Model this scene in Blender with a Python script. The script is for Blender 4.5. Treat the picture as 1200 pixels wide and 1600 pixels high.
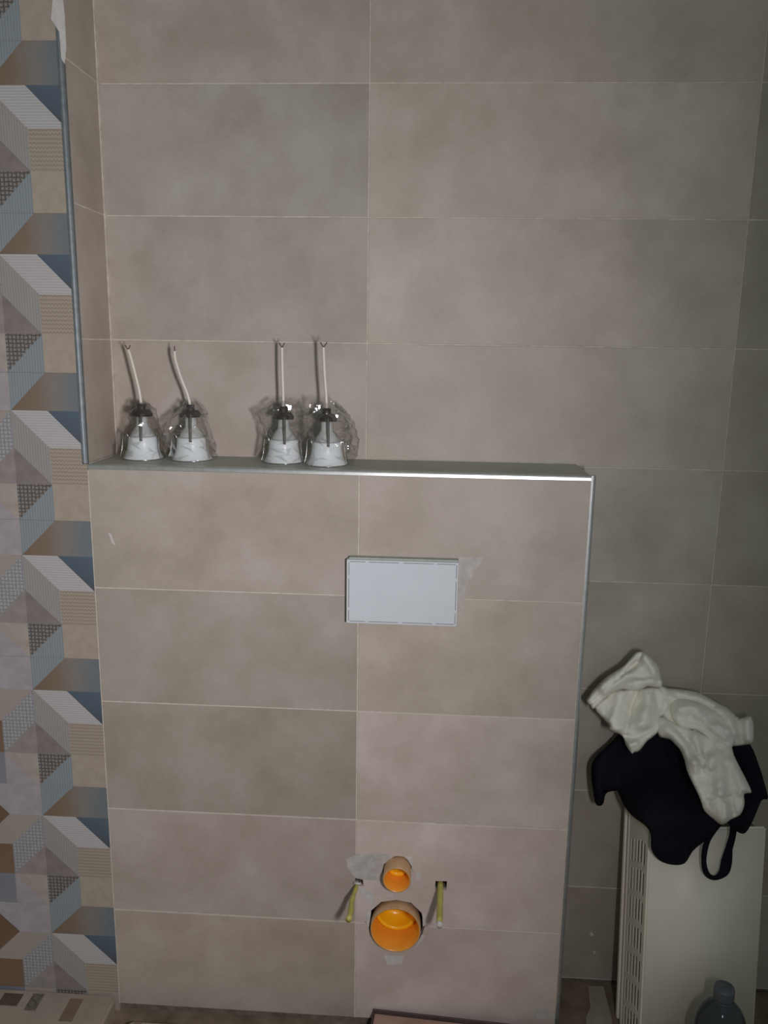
import bpy, bmesh, math, random
from mathutils import Vector, Matrix, noise
from mathutils.geometry import delaunay_2d_cdt

sc = bpy.context.scene
for o in list(bpy.data.objects):
    bpy.data.objects.remove(o)
C = sc.collection
random.seed(7)

# ------------------------------------------------------------------ camera
FPX, PITCH, YAW, ROLL = 1263.15, 0.20344, -0.05552, 0.01501
CAM = Vector((0.0, -1.5555, 1.510))
cy, sy, cp, sp = math.cos(YAW), math.sin(YAW), math.cos(PITCH), math.sin(PITCH)
FWD = Vector((sy*cp, cy*cp, -sp))
RT0 = Vector((cy, -sy, 0))
UP0 = RT0.cross(FWD)
RT = math.cos(ROLL)*RT0 + math.sin(ROLL)*UP0
UP = -math.sin(ROLL)*RT0 + math.cos(ROLL)*UP0
cd = bpy.data.cameras.new('camera')
cam = bpy.data.objects.new('camera', cd)
C.objects.link(cam)
cd.sensor_fit = 'HORIZONTAL'
cd.sensor_width = 36.0
cd.lens = 36.0*FPX/1200.0
cd.clip_start = 0.01
m3 = Matrix((RT, UP, -FWD)).transposed()
cam.matrix_world = Matrix.Translation(CAM) @ m3.to_4x4()
sc.camera = cam

def at(px, py, y):
    """the point of depth y (metres behind the tiled front plane) seen at a pixel of the 1200x1600 frame"""
    d = FWD + RT*((px-600)/FPX) - UP*((py-800)/FPX)
    return CAM + d*((y-CAM.y)/d.y)

# ------------------------------------------------------------------ world, lamp, exposure
w = bpy.data.worlds.new('world'); sc.world = w; w.use_nodes = True
bg = w.node_tree.nodes['Background']
bg.inputs[0].default_value = (0.85, 1.0, 0.935, 1)
bg.inputs[1].default_value = 0.172

ld = bpy.data.lights.new('work_lamp', 'AREA')
ld.shape = 'DISK'; ld.size = 0.17
ld.energy = 24.0
ld.color = (0.955, 0.93, 1.0)
lamp = bpy.data.objects.new('work_lamp', ld); C.objects.link(lamp)
lamp.location = (0.26, -1.42, 1.33)
lamp.rotation_euler = Vector((-2.85, 1.0, -0.14)).to_track_quat('-Z', 'Y').to_euler()

sc.view_settings.view_transform = 'Standard'
sc.view_settings.look = 'None'
sc.view_settings.gamma = 1.0
sc.view_settings.use_curve_mapping = False
sc.view_settings.exposure = 0.08

# ------------------------------------------------------------------ materials
def lin(c):
    return tuple(((v/255)/12.92 if v/255 <= .04045 else ((v/255+.055)/1.055)**2.4) for v in c)
MATS = {}
def newmat(name):
    m = bpy.data.materials.new(name); m.use_nodes = True
    MATS[name] = m
    nt = m.node_tree
    return m, nt, nt.nodes['Principled BSDF']
def ramp(nt, stops):
    r = nt.nodes.new('ShaderNodeValToRGB')
    el = r.color_ramp.elements
    while len(el) < len(stops): el.new(0.5)
    for e, (p, c) in zip(el, stops):
        e.position = p; e.color = (*lin(c), 1)
    return r
def objco(nt, scale=(1, 1, 1)):
    tc = nt.nodes.new('ShaderNodeTexCoord'); mp = nt.nodes.new('ShaderNodeMapping')
    mp.inputs['Scale'].default_value = scale
    nt.links.new(tc.outputs['Object'], mp.inputs['Vector'])
    return mp.outputs[0]
def noisetex(nt, vec, scale, detail=4, rough=.55):
    n = nt.nodes.new('ShaderNodeTexNoise')
    n.inputs['Scale'].default_value = scale; n.inputs['Detail'].default_value = detail
    n.inputs['Roughness'].default_value = rough
    if vec is not None: nt.links.new(vec, n.inputs['Vector'])
    return n
def bump(nt, src, bs, strength=.2, dist=.001):
    b = nt.nodes.new('ShaderNodeBump'); b.inputs['Strength'].default_value = strength
    b.inputs['Distance'].default_value = dist
    nt.links.new(src, b.inputs['Height']); nt.links.new(b.outputs[0], bs.inputs['Normal'])
def mixcol(nt, a, b, fac, mode='MIX'):
    mx = nt.nodes.new('ShaderNodeMix'); mx.data_type = 'RGBA'; mx.blend_type = mode
    for s, v in ((6, a), (7, b)):
        if hasattr(v, 'is_output'): nt.links.new(v, mx.inputs[s])
        else: mx.inputs[s].default_value = (*lin(v), 1)
    if hasattr(fac, 'is_output'): nt.links.new(fac, mx.inputs[0])
    else: mx.inputs[0].default_value = fac
    return mx.outputs[2]

def plain(name, col, rough=.5, metal=0., var=8, scale=30, bmp=0., spec=.5):
    m, nt, b = newmat(name)
    v = objco(nt); n = noisetex(nt, v, scale)
    r = ramp(nt, [(.3, [max(0, c-var) for c in col]), (.7, [min(255, c+var) for c in col])])
    nt.links.new(n.outputs[0], r.inputs[0]); nt.links.new(r.outputs[0], b.inputs['Base Color'])
    b.inputs['Roughness'].default_value = rough; b.inputs['Metallic'].default_value = metal
    b.inputs['Specular IOR Level'].default_value = spec
    if bmp: bump(nt, n.outputs[0], b, bmp)
    return m

def tile_mat(name, c0, c1, c2):
    """concrete-look stoneware: cloudy mottling, faint linen grain, each tile tinted by its own object colour"""
    m, nt, b = newmat(name)
    tc = nt.nodes.new('ShaderNodeTexCoord'); oi = nt.nodes.new('ShaderNodeObjectInfo')
    ad = nt.nodes.new('ShaderNodeVectorMath'); ad.operation = 'MULTIPLY_ADD'
    cb = nt.nodes.new('ShaderNodeCombineXYZ')
    for i in range(3): nt.links.new(oi.outputs['Random'], cb.inputs[i])
    nt.links.new(cb.outputs[0], ad.inputs[0]); ad.inputs[1].default_value = (37, 11, 23)
    nt.links.new(tc.outputs['Object'], ad.inputs[2])
    n = noisetex(nt, ad.outputs[0], 6.5, 8, .62)
    r = ramp(nt, [(.32, c0), (.5, c1), (.7, c2)])
    nt.links.new(n.outputs[0], r.inputs[0])
    n2 = noisetex(nt, ad.outputs[0], 160, 3, .7)
    col = mixcol(nt, r.outputs[0], n2.outputs[0], .10, 'SOFT_LIGHT')
    col = mixcol(nt, col, oi.outputs['Color'], 1.0, 'MULTIPLY')
    nt.links.new(col, b.inputs['Base Color'])
    rr = nt.nodes.new('ShaderNodeMapRange'); rr.inputs[3].default_value = .42; rr.inputs[4].default_value = .62
    nt.links.new(n.outputs[0], rr.inputs[0]); nt.links.new(rr.outputs[0], b.inputs['Roughness'])
    b.inputs['Specular IOR Level'].default_value = .35
    bump(nt, n2.outputs[0], b, .06, .0005)
    return m
TILE = tile_mat('beige_stoneware', (161, 150, 138), (172, 161, 150), (183, 173, 163))
SHELF = tile_mat('dusty_stoneware', (172, 170, 162), (184, 182, 174), (194, 192, 184))
GROUT = plain('pale_grout', (196, 186, 172), .9, var=14, scale=60)
MORTAR = plain('grey_mortar', (104, 94, 84), .95, var=18, scale=40, bmp=.5)
PLASTER = plain('white_plaster', (196, 190, 184), .85, var=10, scale=70, bmp=.3)
DARK = plain('dark_hollow', (40, 36, 32), .95)
def metal(name, col, rough):
    m, nt, b = newmat(name)
    v = objco(nt, (3, 3, 3)); n = noisetex(nt, v, 25, 5)
    r = ramp(nt, [(.3, [c-18 for c in col]), (.7, col)])
    nt.links.new(n.outputs[0], r.inputs[0]); nt.links.new(r.outputs[0], b.inputs['Base Color'])
    b.inputs['Metallic'].default_value = .85; b.inputs['Roughness'].default_value = rough
    return m
ALU = metal('brushed_aluminium', (212, 212, 208), .36)
ALU2 = metal('dusty_aluminium', (196, 198, 196), .5)
ALU3 = metal('dimmed_aluminium', (140, 146, 148), .6)  # aluminium copy, left trim's weaker light put into a darker base
STEEL = metal('spring_steel', (190, 190, 186), .22)

def fabric_stripe(name, col, line, axis, scale, width=.35):
    """printed pinstripes / weave of the decor tile: flat print"""
    m, nt, b = newmat(name)
    v = objco(nt)
    wv = nt.nodes.new('ShaderNodeTexWave'); wv.wave_type = 'BANDS'; wv.bands_direction = axis
    wv.inputs['Scale'].default_value = scale; wv.inputs['Distortion'].default_value = .25
    wv.inputs['Detail'].default_value = 1
    nt.links.new(v, wv.inputs['Vector'])
    n = noisetex(nt, v, 90, 4, .7)
    mu = nt.nodes.new('ShaderNodeMath'); mu.operation = 'MULTIPLY'
    nt.links.new(wv.outputs[1], mu.inputs[0]); nt.links.new(n.outputs[0], mu.inputs[1])
    c = mixcol(nt, col, line, mu.outputs[0])
    nt.links.new(c, b.inputs['Base Color']); b.inputs['Roughness'].default_value = .55
    b.inputs['Specular IOR Level'].default_value = .3
    return m
def tweed(name, col, line, scale):
    m, nt, b = newmat(name)
    v = objco(nt)
    outs = []
    for ax in ('X', 'Z'):
        wv = nt.nodes.new('ShaderNodeTexWave'); wv.bands_direction = ax
        wv.inputs['Scale'].default_value = scale; wv.inputs['Distortion'].default_value = 2.2
        wv.inputs['Detail Scale'].default_value = 3
        nt.links.new(v, wv.inputs['Vector']); outs.append(wv.outputs[1])
    mu = nt.nodes.new('ShaderNodeMath'); mu.operation = 'MAXIMUM'
    nt.links.new(outs[0], mu.inputs[0]); nt.links.new(outs[1], mu.inputs[1])
    pw = nt.nodes.new('ShaderNodeMath'); pw.operation = 'POWER'; pw.inputs[1].default_value = 3
    nt.links.new(mu.outputs[0], pw.inputs[0])
    c = mixcol(nt, col, line, pw.outputs[0])
    nt.links.new(c, b.inputs['Base Color']); b.inputs['Roughness'].default_value = .55
    b.inputs['Specular IOR Level'].default_value = .3
    return m
def chevron(name, col, line):
    m, nt, b = newmat(name)
    v = objco(nt)
    sep = nt.nodes.new('ShaderNodeSeparateXYZ'); nt.links.new(v, sep.inputs[0])
    def math_(op, a, bb):
        k = nt.nodes.new('ShaderNodeMath'); k.operation = op
        for i, q in enumerate((a, bb)):
            if q is None: continue
            if hasattr(q, 'is_output'): nt.links.new(q, k.inputs[i])
            else: k.inputs[i].default_value = q
        return k.outputs[0]
    zig = math_('PINGPONG', math_('MULTIPLY', sep.outputs[0], 1.0), .0035)
    s = math_('ADD', math_('MULTIPLY', zig, .8), sep.outputs[2])
    t = math_('PINGPONG', s, .0038)
    f = math_('GREATER_THAN', t, .0026)
    f = math_('MULTIPLY', f, .5)
    c = mixcol(nt, col, line, f)
    nt.links.new(c, b.inputs['Base Color']); b.inputs['Roughness'].default_value = .55
    b.inputs['Specular IOR Level'].default_value = .3
    return m
def printgrad(name, stops, v0, v1):
    """printed colour fade across the decor tile, from local point v0 to v1 (x,z)"""
    m, nt, b = newmat(name)
    v = objco(nt)
    dx, dz = v1[0]-v0[0], v1[1]-v0[1]; L2 = dx*dx+dz*dz
    dp = nt.nodes.new('ShaderNodeVectorMath'); dp.operation = 'DOT_PRODUCT'
    nt.links.new(v, dp.inputs[0]); dp.inputs[1].default_value = (dx/L2, 0, dz/L2)
    sb = nt.nodes.new('ShaderNodeMath'); sb.operation = 'SUBTRACT'
    nt.links.new(dp.outputs['Value'], sb.inputs[0]); sb.inputs[1].default_value = (v0[0]*dx+v0[1]*dz)/L2
    n = noisetex(nt, v, 25, 3); mr = nt.nodes.new('ShaderNodeMath'); mr.operation = 'MULTIPLY_ADD'
    nt.links.new(n.outputs[0], mr.inputs[0]); mr.inputs[1].default_value = .22
    nt.links.new(sb.outputs[0], mr.inputs[2])
    r = ramp(nt, stops); nt.links.new(mr.outputs[0], r.inputs[0])
    nt.links.new(r.outputs[0], b.inputs['Base Color']); b.inputs['Roughness'].default_value = .55
    b.inputs['Specular IOR Level'].default_value = .3
    return m

# ------------------------------------------------------------------ mesh helpers
def link(name, me, parent=None, loc=None):
    o = bpy.data.objects.new(name, me); C.objects.link(o)
    if loc is not None: o.location = loc
    if parent is not None: o.parent = parent
    return o
def mesh(bm, name, mats, smooth=False):
    bmesh.ops.recalc_face_normals(bm, faces=bm.faces[:])
    me = bpy.data.meshes.new(name); bm.to_mesh(me); bm.free()
    for m in (mats if isinstance(mats, (list, tuple)) else [mats]): me.materials.append(m)
    if smooth:
        for p in me.polygons: p.use_smooth = True
    return me
def box(bm, a, b, mi=0):
    x0, y0, z0 = a; x1, y1, z1 = b
    vs = [bm.verts.new(p) for p in ((x0,y0,z0),(x1,y0,z0),(x1,y1,z0),(x0,y1,z0),(x0,y0,z1),(x1,y0,z1),(x1,y1,z1),(x0,y1,z1))]
    fs = [(0,3,2,1),(4,5,6,7),(0,1,5,4),(1,2,6,5),(2,3,7,6),(3,0,4,7)]
    out = []
    for f in fs:
        fc = bm.faces.new([vs[i] for i in f]); fc.material_index = mi; out.append(fc)
    return out
def boxmesh(a, b, name, mat, bevel=0., seg=1, smooth=False):
    bm = bmesh.new(); box(bm, a, b)
    if bevel: bmesh.ops.bevel(bm, geom=bm.edges[:], offset=bevel, segments=seg, affect='EDGES', profile=.5)
    return mesh(bm, name, mat, smooth)
def prism(bm, pts, ax, lo, hi):
    """polygon pts (2D) extruded along axis ax ('x','y','z') from lo to hi"""
    def v3(p, t):
        return {'x': (t, p[0], p[1]), 'y': (p[0], t, p[1]), 'z': (p[0], p[1], t)}[ax]
    A = [bm.verts.new(v3(p, lo)) for p in pts]; B = [bm.verts.new(v3(p, hi)) for p in pts]
    bm.faces.new(A[::-1]); bm.faces.new(B)
    n = len(pts)
    for i in range(n): bm.faces.new((A[i], A[(i+1) % n], B[(i+1) % n], B[i]))
def lathe(bm, prof, seg=32, axis='z', c=(0, 0, 0), cap0=False, cap1=False, a0=0):
    rings = []
    for r, t in prof:
        ring = []
        for k in range(seg):
            a = a0+2*math.pi*k/seg; u, v = r*math.cos(a), r*math.sin(a)
            p = (u, v, t) if axis == 'z' else (u, t, v)
            ring.append(bm.verts.new((p[0]+c[0], p[1]+c[1], p[2]+c[2])))
        rings.append(ring)
    for A, B in zip(rings, rings[1:]):
        for k in range(seg): bm.faces.new((A[k], A[(k+1) % seg], B[(k+1) % seg], B[k]))
    if cap0: bm.faces.new(rings[0])
    if cap1: bm.faces.new(rings[-1])
def tube(bm, path, rad, seg=8, flat=1.0):
    path = [Vector(p) for p in path]; rings = []
    for i, p in enumerate(path):
        t = (path[min(i+1, len(path)-1)]-path[max(i-1, 0)]).normalized()
        ref = Vector((0, 1, 0)) if abs(t.y) < .9 else Vector((0, 0, 1))
        u = t.cross(ref).normalized(); v = u.cross(t)
        r = rad[i] if isinstance(rad, (list, tuple)) else rad
        rings.append([bm.verts.new(p+u*r*math.cos(2*math.pi*k/seg)+v*r*flat*math.sin(2*math.pi*k/seg)) for k in range(seg)])
    for A, B in zip(rings, rings[1:]):
        for k in range(seg): bm.faces.new((A[k], A[(k+1) % seg], B[(k+1) % seg], B[k]))
    bm.faces.new(rings[0]); bm.faces.new(rings[-1])
def smoothpath(pts, n=6):
    pts = [Vector(p) for p in pts]; out = []
    for i in range(len(pts)-1):
        p0, p1, p2, p3 = pts[max(i-1, 0)], pts[i], pts[i+1], pts[min(i+2, len(pts)-1)]
        for k in range(n):
            t = k/n
            out.append(.5*((2*p1)+(p2-p0)*t+(2*p0-5*p1+4*p2-p3)*t*t+(3*p1-p0-3*p2+p3)*t**3))
    out.append(pts[-1]); return out
def tag(o, label=None, cat=None, group=None, kind=None):
    if label: o['label'] = label
    if cat: o['category'] = cat
    if group: o['group'] = group
    if kind: o['kind'] = kind
    return o
def empty(name, loc, rz=0):
    o = bpy.data.objects.new(name, None); C.objects.link(o)
    o.empty_display_size = .05; o.location = loc; o.rotation_euler = (0, 0, rz); return o

# ------------------------------------------------------------------ the room: dimensions (metres)
Z0 = 1.510                       # floor to lens
XL, XR, XJ = -0.6786, 0.3217, -0.136     # left corner, right corner of the boxed-in wall, joint
XB = 0.616                       # next vertical joint
DEP = 0.1627                     # shelf depth = back wall plane
SH = Z0-0.2399                   # shelf height
ROW = [Z0+0.5031-0.25*k for k in range(-3, 9)]   # horizontal joints, top to bottom
TOP = ROW[0]
FLOOR = 0.0
T = 0.008                        # tile thickness
G = 0.0013                       # half joint

def tilebox(parent, x0, x1, z0, z1, y, mat=TILE, tint=(1, 1, 1), name='tile'):
    cx, cz = (x0+x1)/2, (z0+z1)/2; hx, hz = (x1-x0)/2-G, (z1-z0)/2-G
    me = boxmesh((-hx, 0, -hz), (hx, T, hz), name, mat, .0007)
    o = link(name, me, parent, (cx, y, cz)); o.color = (*tint, 1)
    return o
def tint():
    k = random.uniform(.93, 1.03); h = random.uniform(-.012, .012)
    return (k*(1+h), k, k*(1-h))

# floor
bm = bmesh.new(); box(bm, (-2.2, -2.4, -0.06), (2.4, DEP+.1, 0))
fl = link('floor', mesh(bm, 'floor', plain('raw_screed', (112, 96, 78), .9, var=20, scale=14, bmp=.4)))
tag(fl, 'dusty brown screed floor at the foot of the walls', 'floor', kind='structure')

# back wall with beige tiles
bm = bmesh.new(); box(bm, (-0.90, DEP+T, 0), (2.3, DEP+.10, TOP))
wb = link('wall_back', mesh(bm, 'wall_back', MORTAR))
tag(wb, 'beige tiled back wall above the shelf and beside the radiator', 'wall', kind='structure')
cols = [XL, XJ, XB, XB+.752, XB+1.504]
back_tints = {(0, 2): (1.0, .985, .96), (0, 3): (.95, .965, .97), (0, 4): (.97, .975, .965), (0, 5): (1.0, .99, .97),  # own tile tones, plus the right side's dim greenish light put into them
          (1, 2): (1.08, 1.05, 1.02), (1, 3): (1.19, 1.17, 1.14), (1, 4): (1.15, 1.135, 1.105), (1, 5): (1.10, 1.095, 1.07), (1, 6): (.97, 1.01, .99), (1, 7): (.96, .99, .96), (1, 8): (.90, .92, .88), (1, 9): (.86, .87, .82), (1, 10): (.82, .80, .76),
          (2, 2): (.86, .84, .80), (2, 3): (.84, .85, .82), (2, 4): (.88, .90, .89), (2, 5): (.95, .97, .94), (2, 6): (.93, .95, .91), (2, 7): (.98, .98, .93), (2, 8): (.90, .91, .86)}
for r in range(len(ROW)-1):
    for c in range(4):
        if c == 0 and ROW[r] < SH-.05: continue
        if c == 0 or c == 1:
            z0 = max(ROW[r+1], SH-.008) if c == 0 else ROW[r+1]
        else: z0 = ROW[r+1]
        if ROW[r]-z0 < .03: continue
        tilebox(wb, cols[c], cols[c+1], z0, ROW[r], DEP, tint=back_tints.get((c, r), tint()))
bm = bmesh.new()
for z in ROW[1:]: box(bm, (XL, DEP+.0009, z-G-.0002), (2.1, DEP+T, z+G+.0002))
for x in cols[1:4]: box(bm, (x-G-.0002, DEP+.0010, ROW[-1]), (x+G+.0002, DEP+T, TOP))
go = link('grout', mesh(bm, 'grout', GROUT), wb)

# boxed-in wall in front (toilet frame) with beige tiles, holes for pipes and bolts
XS, XB2 = -0.0455, -0.047        # pipe centres
ZS, ZB = Z0-1.110, Z0-1.246
ROD_L, ROD_R = (-0.133, Z0-1.146), (0.048, Z0-1.142)
def jag(cx, cz, r, n, amp, seed, sx=1, sz=1):
    rnd = random.Random(seed)
    return [(cx+sx*r*(1+rnd.uniform(-amp, amp))*math.cos(2*math.pi*k/n), cz+sz*r*(1+rnd.uniform(-amp, amp))*math.sin(2*math.pi*k/n)) for k in range(n)]
CUTS = [jag(XS, ZS+.0005, .0335, 16, .035, 3), jag(XB2, ZB, .0625, 12, .06, 5),
        [(ROD_L[0]-.010, ROD_L[1]-.008), (ROD_L[0]+.014, ROD_L[1]-.009), (ROD_L[0]+.012, ROD_L[1]+.010), (ROD_L[0]-.009, ROD_L[1]+.009)],
        [(ROD_R[0]-.012, ROD_R[1]-.010), (ROD_R[0]+.013, ROD_R[1]-.011), (ROD_R[0]+.014, ROD_R[1]+.010), (ROD_R[0]-.011, ROD_R[1]+.009)]]
def cut(o, polys):
    """saw the openings for pipes and bolts through a finished panel"""
    for p in polys:
        bm = bmesh.new(); prism(bm, p, 'y', -.05, .09)
        co = link('saw', mesh(bm, 'saw', MORTAR)); md = o.modifiers.new('cut', 'BOOLEAN')
        md.object = co; md.operation = 'DIFFERENCE'; md.solver = 'EXACT'
        bpy.context.view_layer.update()
        dg = bpy.context.evaluated_depsgraph_get()
        me = bpy.data.meshes.new_from_object(o.evaluated_get(dg))
        o.modifiers.clear(); o.data = me
        bpy.data.objects.remove(co)

bm = bmesh.new()
box(bm, (XL, T, 0), (XR-.004, .022, SH-.010))
wm = link('wall_front', mesh(bm, 'wall_front', MORTAR))
tag(wm, 'low beige tiled toilet frame wall with a shelf on top', 'wall', kind='structure')
cut(wm, CUTS[2:]+[jag(XS, ZS, .0335, 18, .02, 13), jag(XB2, ZB, .060, 24, .02, 15)])
sd = link('side_panel', boxmesh((XR-.014, .0225, 0), (XR-.001, DEP-.0005, SH-.010), 'side_panel', TILE, .001), wm); sd.color = (.97, .97, .97, 1)
link('top_board', boxmesh((XL, .0225, SH-.022), (XR-.0145, DEP-.0005, SH-.0085), 'top_board', MORTAR), wm)
PROW = [SH-.0088, Z0-.4954, Z0-.7454, Z0-.9954, Z0-1.2454, Z0-1.4915]
pt = {(0, 0): (.96, .945, .925), (0, 1): (.86, .85, .83), (0, 2): (.83, .81, .785), (0, 3): (.96, .925, .915), (0, 4): (.96, .915, .88),  # own tile tones, with light missing at lower right put into the tints
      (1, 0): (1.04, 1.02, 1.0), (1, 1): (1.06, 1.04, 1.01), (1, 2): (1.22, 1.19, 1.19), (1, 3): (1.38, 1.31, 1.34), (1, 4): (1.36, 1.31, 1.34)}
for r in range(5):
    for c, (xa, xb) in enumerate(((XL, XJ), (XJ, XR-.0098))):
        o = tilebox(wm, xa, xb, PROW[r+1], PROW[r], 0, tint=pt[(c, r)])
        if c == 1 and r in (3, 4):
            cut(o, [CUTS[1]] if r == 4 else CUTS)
bm = bmesh.new()
for z in PROW[1:4]: box(bm, (XL, .0009, z-G-.0002), (XR-.0098, T, z+G+.0002))
box(bm, (XL, .0009, PROW[4]-G-.0002), (XB2-.068, T, PROW[4]+G+.0002))
box(bm, (XB2+.068, .0009, PROW[4]-G-.0002), (XR-.0098, T, PROW[4]+G+.0002))
box(bm, (XJ-G-.0002, .001, ROD_L[1]+.012), (XJ+G+.0002, T, PROW[0])); box(bm, (XJ-G-.0002, .001, PROW[5]), (XJ+G+.0002, T, ROD_L[1]-.012))
link('grout', mesh(bm, 'grout', GROUT), wm)
# shelf top tiles
for xa, xb in ((XL, XJ+.02), (XJ+.02, XR-.0098)):
    me = boxmesh((-(xb-xa)/2+G, 0, -T), ((xb-xa)/2-G, DEP-.0108, 0), 'tile', SHELF, .0007)
    o = link('tile', me, wm, ((xa+xb)/2, .0099, SH)); o.color = (.97, .99, .97, 1)

# left wall section with decor tiles; its corner return is beige
bm = bmesh.new(); box(bm, (-2.1, T, 0), (XL-T, DEP+.10, TOP))
wl = link('wall_left', mesh(bm, 'wall_left', MORTAR))
tag(wl, 'left wall section covered with geometric patchwork decor tiles', 'wall', kind='structure')
for r in range(len(ROW)-1):
    z0, z1 = max(ROW[r+1], SH+.0), ROW[r]
    if z1-z0 < .03: continue
    me = boxmesh((-T, 0, -(z1-z0)/2+G), (0, DEP-.0095, (z1-z0)/2-G), 'tile', TILE, .0007)
    o = link('tile', me, wl, (XL, .0090, (z0+z1)/2)); o.color = (.93, .90, .87, 1)
bm = bmesh.new()
for z in ROW[1:]:
    if z > SH: box(bm, (XL-T, .009, z-G-.0002), (XL-.0009, DEP-.0005, z+G+.0002))
link('grout', mesh(bm, 'grout', GROUT), wl)

cs = 0.0737                      # decor cell
BROWN = printgrad('print_brown_fade', [(0, (114, 94, 76)), (.45, (122, 105, 89)), (.72, (126, 119, 112)), (1, (108, 114, 117))], (2.0*cs, -1*cs), (4.0*cs, -1.15*cs))
BLUE = printgrad('print_blue_fade', [(0, (88, 100, 110)), (.6, (80, 91, 101)), (1, (78, 80, 82))], (4*cs, -1*cs), (3.6*cs, -2*cs))
BROWN2 = printgrad('print_dark_brown', [(0, (104, 82, 64)), (1, (120, 97, 78))], (0, -1*cs), (1*cs, -3*cs))
BLUEG = printgrad('print_blue_grey', [(0, (110, 116, 126)), (1, (128, 128, 132))], (0, -3*cs), (1*cs, -4*cs))
LH = fabric_stripe('print_light_pinstripe', (180, 175, 173), (146, 140, 136), 'Z', 62)
LV = fabric_stripe('print_grey_pinstripe', (152, 146, 141), (126, 120, 115), 'X', 60)
BS = fabric_stripe('print_blue_pinstripe', (136, 143, 146), (110, 116, 117), 'X', 58)
PV = plain('print_pale_rose', (156, 147, 147), .55, var=6, scale=40, spec=.3)
PH = plain('print_pale_lilac', (158, 151, 153), .55, var=6, scale=40, spec=.3)
PH2 = fabric_stripe('print_pale_beige_weave', (156, 144, 135), (150, 138, 130), 'Z', 60)
CH = chevron('print_chevron', (158, 145, 130), (112, 100, 88))
BG = plain('print_beige', (160, 147, 132), .55, var=6, scale=50, spec=.3)
DK = plain('print_dark_taupe', (126, 116, 111), .55, var=7, scale=40, spec=.3)
TD = tweed('print_dark_tweed', (132, 127, 122), (78, 72, 68), 40)
TL = tweed('print_grey_tweed', (160, 158, 158), (126, 124, 126), 40)
TP = plain('print_taupe', (140, 130, 125), .55, var=7, scale=40, spec=.3)
BT = plain('print_warm_grey', (160, 149, 138), .55, var=7, scale=40, spec=.3)
PM = [BROWN, BLUE, BROWN2, BLUEG, LH, LV, BS, PV, PH, PH2, CH, BG, DK, TD, TL, TP, BT]
MOTIF = [  # polygons on the 4x4 cell grid (u right, v down) and their print
 ([(3,0),(4,0),(4,1),(2,1)], 0), ([(3,1),(4,1),(4,2)], 1), ([(2,1),(3,1),(4,2),(3,2)], 4), ([(3,2),(4,2),(4,3),(3,3)], 10), ([(3,3),(4,3),(4,4),(3,4)], 11),
 ([(2,0),(3,0),(2,1)], 6), ([(2,1),(3,2),(3,3),(2,2)], 5), ([(2,2),(3,3),(2,3)], 12), ([(2,3),(3,3),(2,4)], 13), ([(3,3),(3,4),(2,4)], 6),
 ([(1,0),(2,0),(2,1)], 7), ([(0,0),(1,0),(2,1),(1,1)], 8), ([(2,1),(2,2),(1,3),(1,2)], 14), ([(2,1),(1,1),(0,2),(1,2)], 9),
 ([(2,2),(2,3),(1,3)], 15), ([(1,3),(2,3),(2,4)], 16), ([(1,3),(2,4),(1,4)], 7),
 ([(0,0),(1,1),(0,1)], 2), ([(0,1),(1,1),(0,2)], 2), ([(0,2),(1,2),(1,3),(0,3)], 2), ([(0,3),(1,3),(1,4),(0,4)], 3)]
TRIMW = .0102
def decor_mesh(notch=None):
    """one decor tile; notch = local height above which the right edge is cut back for the corner trim"""
    bm = bmesh.new(); e = .0002
    S = 4*cs
    def cl(u, v): return (min(max(u*cs, e), S-e), 0, -min(max(v*cs, e), S-e))
    for poly, mi in MOTIF:
        f = bm.faces.new([bm.verts.new(cl(*p)) for p in poly]); f.material_index = mi
    for f in bm.faces:
        f.normal_update()
        if f.normal.y > 0: f.normal_flip()
    for f in box(bm, (e, .0002, -S+e), (S-e, T, -e)): f.material_index = 16
    if notch is not None:
        for co, no in (((S-TRIMW, 0, 0), (1, 0, 0)), ((0, 0, notch), (0, 0, 1))):
            bmesh.ops.bisect_plane(bm, geom=bm.verts[:]+bm.edges[:]+bm.faces[:], plane_co=co, plane_no=no)
        bad = [f for f in bm.faces if f.calc_center_median().x > S-TRIMW and f.calc_center_median().z > notch]
        bmesh.ops.delete(bm, geom=bad, context='FACES')
    me = bpy.data.meshes.new('tile'); bm.to_mesh(me); bm.free()
    for m in PM: me.materials.append(m)
    return me
DM, DMN = decor_mesh(), decor_mesh(-10)
zt = Z0+.2325+3*4*cs
while zt > .12:
    for c in (1, 2, 3):
        me = DM
        if c == 1 and zt-4*cs > SH: me = DMN
        elif c == 1 and zt > SH: me = decor_mesh(SH-zt)
        o = link('tile', me, wl, (XL-c*4*cs, 0, zt)); o.color = (1, 1, 1, 1)
    zt -= 4*cs
bm = bmesh.new()
box(bm, (XL-.0006, .0004, .02), (XL+.0016, T, SH-.012))                         # joint between decor and beige tiles
box(bm, (XL-.0004, DEP-.0105, SH-.002), (XL+.0022, DEP+.004, TOP))              # caulk in the corner
box(bm, (XL-.001, .0102, SH-.004), (XL+.0018, DEP, SH+.0010))                    # caulk at the left end of the shelf
box(bm, (XL, DEP-.0025, SH-.004), (XR-.004, DEP+.004, SH+.0012))                # caulk along the back of the shelf
box(bm, (XJ+.018, .0095, SH-.006), (XJ+.022, DEP-.003, SH-.0004))
box(bm, (XR-.0098-G-.0003, .0006, .02), (XR-.0097, T, SH-.010))                   # joint beside the right trim
link('caulk_line', mesh(bm, 'caulk_line', GROUT), wl)

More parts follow.
